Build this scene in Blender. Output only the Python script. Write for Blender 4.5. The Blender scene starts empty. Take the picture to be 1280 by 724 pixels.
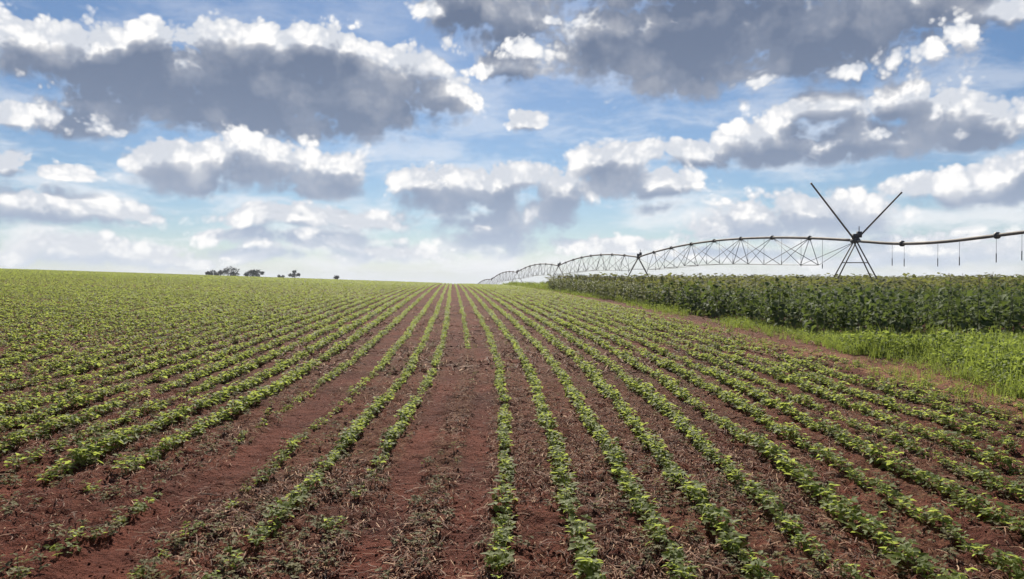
import bpy, math, random
import numpy as np
from mathutils import Vector, Matrix

random.seed(7)
RNG = np.random.default_rng(11)
scene = bpy.context.scene
col = scene.collection

# ------------------------------------------------------------------ camera
CAM_H = 1.8
PITCH = math.atan(13 / 1000)
cd = bpy.data.cameras.new('camera')
cd.sensor_width = 36.0
cd.lens = 36.0 * 1000 / 1280
cd.clip_start = 0.05
cd.clip_end = 8000
cam = bpy.data.objects.new('camera', cd)
col.objects.link(cam)
cam.location = (0, 0, CAM_H)
cam.rotation_euler = (math.pi / 2 - PITCH, 0, 0)
scene.camera = cam

# ------------------------------------------------------------------ render / exposure
scene.render.engine = 'CYCLES'
scene.cycles.use_denoising = True
scene.cycles.use_adaptive_sampling = True
scene.cycles.adaptive_threshold = 0.02
scene.cycles.adaptive_min_samples = 8
scene.cycles.max_bounces = 6
scene.cycles.diffuse_bounces = 3
scene.cycles.glossy_bounces = 2
scene.cycles.transmission_bounces = 4
scene.cycles.transparent_max_bounces = 4
scene.cycles.caustics_reflective = False
scene.cycles.caustics_refractive = False
scene.view_settings.view_transform = 'Standard'
scene.view_settings.look = 'None'
scene.view_settings.gamma = 1.0
scene.view_settings.use_curve_mapping = False
scene.view_settings.exposure = 0.8

# ------------------------------------------------------------------ sun
SUN_EL, SUN_AZ = math.radians(38), math.radians(-4)     # azimuth from +Y towards +X
sd = bpy.data.lights.new('sun', 'SUN')
sd.energy = 4.9
sd.angle = math.radians(0.6)
sd.color = (1.0, 0.92, 0.78)
sun = bpy.data.objects.new('sun', sd)
col.objects.link(sun)
sdir = Vector((math.sin(SUN_AZ) * math.cos(SUN_EL), math.cos(SUN_AZ) * math.cos(SUN_EL), math.sin(SUN_EL)))
sun.rotation_euler = sdir.to_track_quat('Z', 'Y').to_euler()
sun.location = (0, 0, 60)

# ------------------------------------------------------------------ sky
class NT:
    """small helper to wire nodes"""
    def __init__(s, tree): s.t = tree
    def new(s, kind, **kw):
        n = s.t.nodes.new(kind)
        for k, v in kw.items(): setattr(n, k, v)
        return n
    def put(s, sock, v):
        if isinstance(v, bpy.types.NodeSocket): s.t.links.new(v, sock)
        else: sock.default_value = v
    def math(s, op, a, b=None, c=None, clamp=False):
        n = s.new('ShaderNodeMath', operation=op, use_clamp=clamp)
        for i, v in enumerate((a, b, c)):
            if v is not None: s.put(n.inputs[i], v)
        return n.outputs[0]
    def vmath(s, op, a, b=None, c=None):
        n = s.new('ShaderNodeVectorMath', operation=op)
        for i, v in enumerate((a, b, c)):
            if v is not None: s.put(n.inputs[i], v)
        return n.outputs[0]
    def ramp(s, v, lo, hi, a=0.0, b=1.0):
        n = s.new('ShaderNodeMapRange', interpolation_type='SMOOTHSTEP')
        for i, x in enumerate((v, lo, hi, a, b)): s.put(n.inputs[i], x)
        return n.outputs[0]
    def mix(s, f, a, b, blend='MIX'):
        n = s.new('ShaderNodeMix', data_type='RGBA', blend_type=blend)
        n.clamp_factor = True
        s.put(n.inputs[0], f)
        s.put(n.inputs[6], a if isinstance(a, bpy.types.NodeSocket) else (*a, 1))
        s.put(n.inputs[7], b if isinstance(b, bpy.types.NodeSocket) else (*b, 1))
        return n.outputs[2]
    def noise(s, vec, scale, detail=4, rough=0.55, dim='3D', lac=2.0, dist=0.0):
        n = s.new('ShaderNodeTexNoise', noise_dimensions=dim)
        s.put(n.inputs['Vector'], vec)
        for k, v in (('Scale', scale), ('Detail', detail), ('Roughness', rough), ('Lacunarity', lac), ('Distortion', dist)):
            s.put(n.inputs[k], v)
        return n

def pix_dir(px, py):
    """azimuth and elevation of a photograph direction"""
    x, y, z = (px - 640) / 1000, 1.0, (362 - py) / 1000
    c, si = math.cos(PITCH), math.sin(PITCH)
    y, z = y * c + z * si, z * c - y * si
    return math.atan2(x, y), math.asin(z / math.sqrt(x * x + y * y + z * z))

# cloud banks: (flat base height in the sky, lumps (x, y, half width, half height)); the banks are spread over the sky by direction
CLOUDS = [
    (190, [(330, 116, 200, 68), (210, 108, 125, 66), (450, 112, 135, 62), (540, 120, 62, 42), (120, 70, 95, 48), (30, 60, 60, 40),
           (300, 62, 90, 46), (400, 62, 80, 40), (200, 55, 70, 36), (500, 90, 70, 40), (130, 130, 100, 50), (100, 150, 70, 30), (330, 150, 200, 40), (400, 125, 170, 62)]),
    (252, [(310, 205, 120, 42), (420, 222, 62, 46), (240, 225, 70, 36), (205, 200, 40, 26), (390, 230, 90, 34)]),
    (175, [(880, 40, 230, 84), (1040, 30, 180, 80), (760, 50, 110, 62), (640, 25, 80, 46), (570, 12, 56, 46), (1150, 10, 90, 56),
           (850, 92, 90, 34), (640, 82, 40, 20), (1010, 80, 110, 26), (1235, 15, 60, 26), (900, -60, 330, 110), (620, -80, 150, 100), (1150, -70, 160, 90)]),
    (219, [(1070, 180, 130, 46), (1180, 160, 90, 50), (960, 180, 100, 40), (870, 195, 90, 26), (1030, 140, 70, 30), (1130, 135, 80, 34),
           (1215, 165, 52, 40), (780, 196, 50, 16)]),
    (250, [(775, 222, 72, 34), (760, 205, 46, 26), (820, 232, 50, 24)]),
    (325, [(590, 245, 110, 44), (640, 225, 80, 26), (540, 228, 70, 24), (620, 285, 95, 50), (690, 260, 60, 40), (700, 240, 40, 30)]),
    (272, [(1240, 236, 90, 34), (1285, 222, 60, 38), (1160, 234, 70, 16)]),
    (305, [(960, 278, 105, 44), (1050, 266, 90, 38), (1000, 258, 85, 30), (900, 292, 70, 24)]),
    (294, [(40, 265, 110, 34), (130, 262, 80, 22), (-30, 270, 100, 46)]),
    (336, [(110, 315, 110, 30), (200, 318, 60, 24), (250, 330, 60, 14), (40, 325, 70, 20)]),
    (345, [(360, 268, 120, 22), (460, 275, 90, 20), (400, 300, 130, 20), (300, 290, 70, 12), (330, 318, 90, 16), (480, 315, 110, 20),
           (760, 305, 120, 16), (900, 320, 140, 14), (1150, 305, 140, 22), (1240, 318, 120, 20), (1080, 322, 120, 16)]),
    (240, [(8, 200, 30, 18), (85, 216, 32, 12), (660, 148, 26, 15), (8, 140, 20, 14), (240, 262, 24, 8)]),
]

PUFFS = [
    (196, [(1108, 172, 34, 20), (1095, 184, 22, 12), (1205, 178, 30, 20)]),
    (262, [(395, 218, 40, 22), (350, 240, 40, 12)]),
    (345, [(350, 268, 70, 14), (440, 262, 50, 12), (300, 276, 50, 9), (500, 300, 60, 12), (380, 292, 46, 10), (270, 300, 50, 9), (560, 322, 60, 10),
           (740, 290, 46, 14), (830, 262, 40, 10), (700, 318, 70, 10), (420, 322, 60, 10), (330, 306, 50, 8), (880, 300, 50, 9), (1180, 286, 60, 9)]),
    (120, [(690, 22, 22, 14), (650, 62, 26, 18), (600, 88, 26, 12), (560, 60, 26, 20)]),
    (190, [(60, 110, 50, 22), (110, 150, 50, 18), (60, 140, 30, 16), (150, 165, 40, 12), (575, 112, 24, 16)]),
]

RIM = [(160, [(1060, 88, 90, 22), (1140, 68, 80, 26), (1200, 40, 62, 30), (960, 104, 70, 18), (660, 60, 46, 30)])]

w = bpy.data.worlds.new('World')
scene.world = w
w.cycles.sampling_method = 'MANUAL'
w.cycles.sample_map_resolution = 256
w.use_nodes = True
w.node_tree.nodes.clear()
N = NT(w.node_tree)
tc = N.new('ShaderNodeTexCoord')
sep = N.new('ShaderNodeSeparateXYZ')
N.put(sep.inputs[0], tc.outputs['Generated'])
zc = N.math('MAXIMUM', sep.outputs[2], 0.012)
az = N.math('ARCTAN2', sep.outputs[0], sep.outputs[1])
el = N.math('ARCSINE', sep.outputs[2])
elc = N.math('MAXIMUM', el, 0.0)
cmb = N.new('ShaderNodeCombineXYZ')
N.put(cmb.inputs[0], az); N.put(cmb.inputs[1], el)
P = cmb.outputs[0]
cmb2 = N.new('ShaderNodeCombineXYZ')
for i, v in enumerate((sep.outputs[0], sep.outputs[1], zc)): N.put(cmb2.inputs[i], v)
sky = N.new('ShaderNodeTexSky', sky_type='NISHITA')
sky.sun_disc = False
sky.sun_elevation = SUN_EL
sky.sun_rotation = SUN_AZ
sky.altitude = 900
sky.air_density = 1.0
sky.dust_density = 0.6
sky.ozone_density = 2.0
N.put(sky.inputs[0], cmb2.outputs[0])
wob = N.noise(P, 7.0, 2, 0.5).outputs['Color']
PW = N.vmath('MULTIPLY_ADD', N.vmath('SUBTRACT', wob, (0.5, 0.5, 0.5)), (0.05, 0.035, 0), P)

def field(Pv, clouds, rest):
    out = None
    s = N.new('ShaderNodeSeparateXYZ'); N.put(s.inputs[0], Pv)
    P_in = Pv
    for base, lumps in clouds:
        f = None
        if out is not None:                       # (z is not used; it only orders the evaluation)
            k_ = N.new('ShaderNodeCombineXYZ'); N.put(k_.inputs[2], out)
            Pv = N.vmath('ADD', P_in, k_.outputs[0])
        for (cx, cy, rx, ry) in lumps:
            a, e = pix_dir(cx, cy)
            small = (1.66 if base in (190, 175) else 1.55) if rx > 55 else 2.1
            kx, ky = 1000 / (rx * small), 1000 / (ry * small)
            q = N.vmath('MULTIPLY_ADD', Pv, (kx, ky, 0), (-a * kx, -e * ky, 0))
            g = N.new('ShaderNodeTexGradient', gradient_type='SPHERICAL')
            N.put(g.inputs[0], q)
            f = g.outputs[1] if f is None else N.math('SMOOTH_MAX', f, g.outputs[1], 0.22)
        b = pix_dir(640, base)[1]
        f = N.math('MULTIPLY', f, N.ramp(s.outputs[1], b - 0.024, b + 0.010, 0.0, 0.62 if (base, lumps) in PUFFS + RIM else 1.0))
        out = f if out is None else N.math('MAXIMUM', out, f)
    if not rest: return out
    # the same broken cumulus goes on over the rest of the sky
    far = N.math('MAXIMUM', N.ramp(N.math('ABSOLUTE', s.outputs[0]), 0.62, 0.80), N.ramp(s.outputs[1], 0.40, 0.52))
    g = N.noise(N.vmath('MULTIPLY', Pv, (1.0, 2.2, 0)), 2.6, 2, 0.5, '2D').outputs[0]
    g = N.math('MULTIPLY', N.ramp(g, 0.46, 0.76), far)
    return N.math('MAXIMUM', out, g)

def detail(Pv):
    a = N.noise(Pv, 15.0, 7, 0.60, '2D').outputs[0]
    q = N.vmath('MULTIPLY', Pv, (1, 1.15, 0))
    v = N.new('ShaderNodeTexVoronoi', feature='F1', voronoi_dimensions='2D')
    N.put(v.inputs['Vector'], q)
    N.put(v.inputs['Scale'], 26.0); N.put(v.inputs['Detail'], 2.0); N.put(v.inputs['Roughness'], 0.55); N.put(v.inputs['Lacunarity'], 2.3)
    dome = N.math('MULTIPLY', v.outputs['Distance'], v.outputs['Distance'])
    return N.math('MULTIPLY_ADD', N.math('SUBTRACT', a, 0.5), 1.4, N.math('MULTIPLY_ADD', dome, -0.60, 0.22))

def density(Pv, clouds, rest):
    d = detail(Pv)
    f = N.math('MULTIPLY', N.math('SUBTRACT', field(Pv, clouds, rest), 0.385), 1.55)
    return N.math('MULTIPLY_ADD', d, 0.50, f), N.math('MULTIPLY_ADD', d, 0.38, f), f, d

tone = N.math('MULTIPLY_ADD', N.ramp(N.noise(P, 11.0, 4, 0.55, '2D').outputs[0], 0.30, 0.66), 0.20, 0.86)

def layer(Pw, clouds, rest):
    D1, D1s, F1, d1 = density(Pw, clouds, rest)
    k_ = N.new('ShaderNodeCombineXYZ'); N.put(k_.inputs[2], D1)
    D2, D2s, F2, d2 = density(N.vmath('ADD', N.vmath('ADD', Pw, k_.outputs[0]), (-0.002, 0.022, 0)), clouds, rest)
    shade = N.math('MULTIPLY_ADD', N.ramp(D2s, -0.06, 0.36), 0.60, N.math('MULTIPLY', N.ramp(F2, -0.02, 0.70), 0.40))
    shade = N.math('MULTIPLY', shade, N.math('MULTIPLY_ADD', N.ramp(D1s, 0.0, 0.16), 0.55, 0.45))
    soft = N.math('MULTIPLY', N.math('EXPONENT', N.math('MULTIPLY', elc, -11.0)), 0.30)
    alpha = N.ramp(D1, -0.03, N.math('ADD', soft, N.math('MULTIPLY_ADD', shade, 0.24, 0.15)))
    relief = N.math('MULTIPLY', N.math('SUBTRACT', D1, D2), N.math('SUBTRACT', 1.15, shade))
    shade = N.math('SUBTRACT', shade, N.math('MULTIPLY', relief, 1.0), clamp=True)
    shade = N.math('MULTIPLY', shade, tone)
    crest = N.ramp(d1, -0.34, 0.24)
    return alpha, shade, crest, D2

BACK = [CLOUDS[i] for i in (0, 2, 3, 5, 7, 9, 10)]
FRONT = [CLOUDS[i] for i in (1, 4, 6, 8, 11)] + RIM + PUFFS
alpha, shade, crest, last = layer(PW, BACK, True)
k_ = N.new('ShaderNodeCombineXYZ'); N.put(k_.inputs[2], last)
alpha2, shade2, crest2, last = layer(N.vmath('ADD', PW, k_.outputs[0]), FRONT, False)
hz = N.math('EXPONENT', N.math('MULTIPLY', elc, -7.0))
K = 20.0                                     # clouds are given as radiance / background strength
grey_hi = (0.070 * K, 0.092 * K, 0.146 * K)
grey_lo = (0.29 * K, 0.35 * K, 0.45 * K)
grey = N.mix(hz, grey_hi, grey_lo)
W0, W1 = (0.40 * K, 0.42 * K, 0.46 * K), (0.62 * K, 0.61 * K, 0.60 * K)
ccol = N.mix(shade, N.mix(crest, W0, W1), grey)
ccol2 = N.mix(shade2, N.mix(crest2, W0, W1), grey)
blue = N.mix(1.0, sky.outputs[0], (0.66, 0.765, 0.875), 'MULTIPLY')
veil = N.noise(N.vmath('MULTIPLY', PW, (1.0, 3.2, 0)), 7.0, 6, 0.62, '2D').outputs[0]
veil = N.math('MULTIPLY', N.ramp(veil, 0.38, 0.68), N.math('MULTIPLY_ADD', N.math('EXPONENT', N.math('MULTIPLY', elc, -6.0)), 1.0, 0.05))
blue = N.mix(veil, blue, (0.56 * K, 0.56 * K, 0.57 * K))
base = N.mix(alpha2, N.mix(alpha, blue, ccol), ccol2)
hz2 = N.math('EXPONENT', N.math('MULTIPLY', elc, -32.0))
base = N.mix(N.math('MULTIPLY', hz2, 0.8), base, (0.50 * K, 0.52 * K, 0.545 * K))
bg = N.new('ShaderNodeBackground')
N.put(bg.inputs[0], base)
bg.inputs[1].default_value = 0.05
wo = N.new('ShaderNodeOutputWorld')
w.node_tree.links.new(bg.outputs[0], wo.inputs[0])

# ------------------------------------------------------------------ terrain functions (camera stands at x = y = 0 on the ground)
def terrain(x, y):
    x = np.asarray(x, float); y = np.asarray(y, float)
    y0 = np.clip(y, 0, 330)
    g = .019 * y0 - 1e-4 * y0 ** 2 - 1.7e-4 * np.maximum(y0 - 180, 0) ** 2
    g = g - .045 * np.maximum(y - 330, 0)
    l = 250 * np.tanh(np.maximum(-x - 1, 0) / 250)
    return g + .034 * (np.sqrt(l * l + 9) - 3)

def sway(y):
    """the rows run straight ahead at first and bend a little to the left"""
    y = np.asarray(y, float)
    return -.075 * (np.sqrt((y - 13) ** 2 + 25) + (y - 13)) / 2

def vnoise(x, y, seed=0):
    xi = np.floor(x).astype(np.int64); yi = np.floor(y).astype(np.int64)
    fx = x - xi; fy = y - yi
    fx = fx * fx * (3 - 2 * fx); fy = fy * fy * (3 - 2 * fy)
    def h(a, b):
        n = (a * 374761393 + b * 668265263 + seed * 974711) & 0x7fffffff
        n = ((n ^ (n >> 13)) * 1274126177) & 0x7fffffff
        return ((n ^ (n >> 16)) & 0xffff) / 65535.0
    return (h(xi, yi) * (1 - fx) + h(xi + 1, yi) * fx) * (1 - fy) + (h(xi, yi + 1) * (1 - fx) + h(xi + 1, yi + 1) * fx) * fy

def fbm(x, y, oct=4, seed=0, gain=0.5):
    s = 0; a = 1; t = 0
    for i in range(oct):
        s = s + a * vnoise(x * 2 ** i + 17.3 * i, y * 2 ** i - 9.1 * i, seed + i); t += a; a *= gain
    return s / t

PITCH_ROW = 0.485
ROWS = [0.0, -0.55, -1.12, -1.54, -2.05, -2.66, -3.20, -3.68]
ROWS += [PITCH_ROW * k for k in range(1, 14)]
ROWS += [-3.68 - PITCH_ROW * k for k in range(1, 320)]
RIGHT_EDGE = 6.4
TRACKS = [(-0.83, 0.13), (-0.27, 0.11), (-2.36, 0.20)]         # wheel tracks: row coordinate, half width

def sm(x, a, b):
    t = np.clip((x - a) / (b - a), 0, 1)
    return t * t * (3 - 2 * t)

def track(s, y=None):
    r = 0
    for c, h in TRACKS:
        r = np.maximum(r, 1 - sm(np.abs(s - c), h * .7, h * 1.5))
    if y is not None: r = r * (.35 + .65 * sm(fbm(s * 3.1, y * .8, 3, 70), .32, .55))
    return r

def height(x, y):
    g = terrain(x, y)
    s = x - sway(y)
    near = 1 - sm(y, 18, 40)
    n = (fbm(x * 2.2, y * 2.2, 3, 5) - .5) * .06 + (fbm(x * 8, y * 9, 3, 9) - .5) * .085
    n = n + np.maximum(fbm(x * 22, y * 22, 2, 21) - .45, 0) * .06
    t = track(s, y)
    return g + near * (n * (1 - .55 * t) - .025 * t)

# ------------------------------------------------------------------ object helpers
def mesh_from(name, V, F, smooth=False, mats=()):
    """F: (n,3) or (n,4) array, or a list of arrays of either"""
    me = bpy.data.meshes.new(name)
    Fs = F if isinstance(F, list) else [F]
    Fs = [np.asarray(f, np.int32) for f in Fs if len(f)]
    V = np.asarray(V, np.float32)
    me.vertices.add(len(V)); me.vertices.foreach_set('co', V.ravel())
    loops = np.concatenate([f.ravel() for f in Fs])
    tot = np.concatenate([np.full(len(f), f.shape[1], np.int32) for f in Fs])
    start = np.concatenate([[0], np.cumsum(tot)[:-1]]).astype(np.int32)
    me.loops.add(len(loops)); me.loops.foreach_set('vertex_index', loops)
    me.polygons.add(len(tot)); me.polygons.foreach_set('loop_start', start)
    me.polygons.foreach_set('loop_total', tot)
    if smooth: me.polygons.foreach_set('use_smooth', np.ones(len(tot), bool))
    for m in mats: me.materials.append(m)
    me.update(calc_edges=True)
    return me

def link(name, me, parent=None, loc=None, rot=None, scale=None):
    o = bpy.data.objects.new(name, me)
    col.objects.link(o)
    if parent is not None: o.parent = parent
    if loc is not None: o.location = loc
    if rot is not None: o.rotation_euler = rot
    if scale is not None: o.scale = (scale,) * 3 if isinstance(scale, (int, float)) else scale
    return o

def tag(o, label=None, cat=None, group=None, kind=None):
    if label: o['label'] = label
    if cat: o['category'] = cat
    if group: o['group'] = group
    if kind: o['kind'] = kind
    return o

def tube(pts, r, n=6, cap=True):
    """tapered tube through pts; r a number or one per point"""
    pts = [Vector(p) for p in pts]
    if isinstance(r, (int, float)): r = [r] * len(pts)
    V, F4, F3 = [], [], []
    for i, p in enumerate(pts):
        d = (pts[min(i + 1, len(pts) - 1)] - pts[max(i - 1, 0)]).normalized()
        up = Vector((0, 0, 1)) if abs(d.z) < .95 else Vector((1, 0, 0))
        a = d.cross(up).normalized(); b = a.cross(d)
        for k in range(n):
            t = 2 * math.pi * k / n
            V.append(p + (a * math.cos(t) + b * math.sin(t)) * r[i])
    for i in range(len(pts) - 1):
        for k in range(n):
            F4.append((i * n + k, i * n + (k + 1) % n, (i + 1) * n + (k + 1) % n, (i + 1) * n + k))
    if cap:
        e = (len(pts) - 1) * n
        for k in range(1, n - 1):
            F3.append((0, k + 1, k)); F3.append((e, e + k, e + k + 1))
    return np.array([tuple(v) for v in V]), [np.array(F4).reshape(-1, 4), np.array(F3, int).reshape(-1, 3)]

def box(c, s):
    V = np.array([[(i & 1) - .5, ((i >> 1) & 1) - .5, ((i >> 2) & 1) - .5] for i in range(8)]) * np.array(s) + np.array(c)
    return V, [np.array([(0, 2, 3, 1), (4, 5, 7, 6), (0, 1, 5, 4), (2, 6, 7, 3), (0, 4, 6, 2), (1, 3, 7, 5)])]

def join(parts):
    Vs, F3, F4, o = [], [], [], 0
    for V, F in parts:
        Vs.append(V)
        for f in (F if isinstance(F, list) else [F]):
            f = np.asarray(f)
            if len(f) == 0: continue
            (F3 if f.shape[1] == 3 else F4).append(f + o)
        o += len(V)
    out = []
    if F3: out.append(np.concatenate(F3))
    if F4: out.append(np.concatenate(F4))
    return np.concatenate(Vs), out

def rotz(a):
    c, s = np.cos(a), np.sin(a)
    R = np.zeros((len(a), 3, 3)); R[:, 0, 0] = c; R[:, 0, 1] = -s; R[:, 1, 0] = s; R[:, 1, 1] = c; R[:, 2, 2] = 1
    return R
def rotx(a):
    c, s = np.cos(a), np.sin(a)
    R = np.zeros((len(a), 3, 3)); R[:, 1, 1] = c; R[:, 1, 2] = -s; R[:, 2, 1] = s; R[:, 2, 2] = c; R[:, 0, 0] = 1
    return R

class Scatter:
    """merges many copies of triangle templates into one mesh"""
    def __init__(s): s.V, s.F, s.n = [], [], 0
    def add(s, V, F, pos, R, scale):
        k = len(pos)
        if k == 0: return
        scale = np.asarray(scale)
        if scale.ndim == 1: scale = scale[:, None].repeat(3, 1)
        W = (V[None] * scale[:, None, :]) @ R.transpose(0, 2, 1) + pos[:, None, :]
        s.V.append(W.reshape(-1, 3).astype(np.float32))
        s.F.append((F[None] + (np.arange(k) * len(V))[:, None, None] + s.n).reshape(-1, 3))
        s.n += k * len(V)
    def spread(s, templates, pos, yaw, tilt, scale):
        pick = RNG.integers(0, len(templates), len(pos))
        R = rotz(yaw) @ rotx(tilt)
        for i, (V, F) in enumerate(templates):
            m = pick == i
            s.add(V, F, pos[m], R[m], np.asarray(scale)[m])
    def build(s, name, mat):
        return link(name, mesh_from(name, np.concatenate(s.V), np.concatenate(s.F), False, [mat]))

def tri(F):
    """list of 3- and 4-gons as triangles"""
    out = []
    for f in (F if isinstance(F, list) else [F]):
        f = np.asarray(f)
        if len(f) == 0: continue
        if f.shape[1] == 3: out.append(f)
        else: out += [f[:, [0, 1, 2]], f[:, [0, 2, 3]]]
    return np.concatenate(out)

# ------------------------------------------------------------------ materials
def material(name):
    m = bpy.data.materials.new(name); m.use_nodes = True
    m.node_tree.nodes.clear()
    n = NT(m.node_tree)
    out = n.new('ShaderNodeOutputMaterial')
    return m, n, out

def leaf_material(name, dark, light, trans, tfac=0.45, rough=0.5, patch=0.25, yellow=None, spec=0.12, vary=0.5):
    m, n, out = material(name)
    g = n.new('ShaderNodeNewGeometry')
    oi = n.new('ShaderNodeObjectInfo')
    r = n.math('FRACT', n.math('ADD', g.outputs['Random Per Island'], oi.outputs['Random']))
    p = n.noise(g.outputs['Position'], 0.55, 4, 0.6).outputs[0]
    f = n.math('ADD', n.math('MULTIPLY_ADD', n.math('SUBTRACT', r, 0.5), vary, 0.45), n.math('MULTIPLY', n.math('SUBTRACT', p, 0.5), patch * 6), clamp=True)
    c = n.mix(f, dark, light)
    if yellow:
        y = n.ramp(n.noise(g.outputs['Position'], 0.9, 3, 0.6).outputs[0], 0.64, 0.80)
        c = n.mix(n.math('MULTIPLY', y, 0.4), c, yellow)
    b = n.new('ShaderNodeBsdfPrincipled')
    n.put(b.inputs['Base Color'], c)
    b.inputs['Roughness'].default_value = rough
    b.inputs['Specular IOR Level'].default_value = spec
    t = n.new('ShaderNodeBsdfTranslucent')
    n.put(t.inputs[0], n.mix(f, tuple(x * .7 for x in trans), trans))
    ms = n.new('ShaderNodeMixShader')
    ms.inputs[0].default_value = tfac
    m.node_tree.links.new(b.outputs[0], ms.inputs[1]); m.node_tree.links.new(t.outputs[0], ms.inputs[2])
    m.node_tree.links.new(ms.outputs[0], out.inputs[0])
    return m

M_BEAN = leaf_material('bean_leaf', (.080, .120, .028), (.165, .205, .056), (.45, .53, .11), .54, .62, .2, (.25, .21, .06), .2)
M_TALL = leaf_material('tall_crop_leaf', (.026, .050, .016), (.095, .130, .045), (.20, .27, .06), .26, .7, .2, None, .07, .9)
M_CORN = leaf_material('corn_leaf', (.045, .075, .022), (.12, .14, .05), (.20, .24, .06), .35, .6, .15)
M_CANOPY = leaf_material('far_crop_leaf', (.075, .090, .032), (.15, .155, .062), (.28, .30, .08), .36, .75, .15)
M_WEED = leaf_material('weed_leaf', (.075, .120, .026), (.17, .21, .06), (.36, .45, .08), .45, .65, .35, None, .15, .8)
M_TREE = leaf_material('tree_leaf', (.014, .020, .012), (.028, .038, .022), (.03, .04, .02), .15, .6, .1)

def plain(name, colr, rough=.6, metal=0.0, var=.25, scale=8.0):
    m, n, out = material(name)
    g = n.new('ShaderNodeNewGeometry')
    nz = n.noise(g.outputs['Position'], scale, 4, .6).outputs[0]
    c = n.mix(n.ramp(nz, .3, .7), tuple(x * (1 - var) for x in colr), tuple(x * (1 + var) for x in colr))
    b = n.new('ShaderNodeBsdfPrincipled')
    n.put(b.inputs['Base Color'], c)
    b.inputs['Roughness'].default_value = rough
    b.inputs['Metallic'].default_value = metal
    m.node_tree.links.new(b.outputs[0], out.inputs[0])
    return m

M_STEM = plain('green_stem', (.10, .12, .04), .6)
M_STALK = plain('crop_stalk', (.09, .10, .04), .6)
M_TASSEL = plain('dry_tassel', (.22, .17, .09), .8)
M_STEEL = plain('galvanised_steel', (.165, .142, .122), .75, .0, .35, 1.5)
M_GALV = plain('zinc_coated_steel', (.20, .205, .215), .75, .0, .3, 1.5)
M_DARKSTEEL = plain('weathered_steel', (.07, .07, .075), .6, .3, .3, 3)
M_RUBBER = plain('rubber', (.03, .03, .03), .8)
M_HOSE = plain('drop_hose', (.05, .05, .055), .6)
M_BARK = plain('bark', (.10, .075, .055), .9)
M_BOX = plain('painted_box', (.35, .36, .37), .5)

# soil
M_SOIL, n, out = material('red_soil')
g = n.new('ShaderNodeNewGeometry')
pos = g.outputs['Position']
at = n.new('ShaderNodeAttribute'); at.attribute_name = 'litter'
n1 = n.noise(pos, .8, 6, .65).outputs[0]
n2 = n.noise(pos, 14, 6, .65).outputs[0]
n3 = n.noise(n.vmath('MULTIPLY', pos, (1, .6, 1)), 45, 4, .6).outputs[0]
red = n.mix(n.ramp(n1, .3, .7), (.047, .0125, .0082), (.120, .0335, .0200))
red = n.mix(n.math('MULTIPLY', n.ramp(n2, .45, .75), .6), red, (.125, .042, .027))
lit = n.mix(n.ramp(n3, .35, .7), (.058, .023, .014), (.155, .078, .044))
dr = n.new('ShaderNodeAttribute'); dr.attribute_name = 'dry'
red = n.mix(n.math('MULTIPLY', dr.outputs['Fac'], n.ramp(n1, .30, .5)), red, (.21, .098, .058))
lf = n.math('MULTIPLY', at.outputs['Fac'], n.ramp(n2, .36, .60))
c = n.mix(lf, red, lit)
bs = n.new('ShaderNodeBsdfPrincipled')
n.put(bs.inputs['Base Color'], c)
bs.inputs['Roughness'].default_value = .95
bs.inputs['Specular IOR Level'].default_value = .1
bump = n.new('ShaderNodeBump')
bump.inputs['Strength'].default_value = .9; bump.inputs['Distance'].default_value = .05
n.put(bump.inputs['Height'], n.math('ADD', n2, n.math('MULTIPLY', n3, .6)))
n.put(bs.inputs['Normal'], bump.outputs[0])
M_SOIL.node_tree.links.new(bs.outputs[0], out.inputs[0])

# straw and dead stems
M_LITTER, n, out = material('dry_residue')
g = n.new('ShaderNodeNewGeometry')
cr = n.new('ShaderNodeValToRGB')
n.put(cr.inputs[0], g.outputs['Random Per Island'])
cr.color_ramp.elements[0].color = (.050, .018, .010, 1)
cr.color_ramp.elements[1].color = (.46, .30, .175, 1)
e = cr.color_ramp.elements.new(.55); e.color = (.145, .062, .034, 1)
e = cr.color_ramp.elements.new(.85); e.color = (.25, .130, .072, 1)
bs = n.new('ShaderNodeBsdfPrincipled')
n.put(bs.inputs['Base Color'], cr.outputs[0]); bs.inputs['Roughness'].default_value = .85
M_LITTER.node_tree.links.new(bs.outputs[0], out.inputs[0])
M_CLOD = M_SOIL

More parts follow.
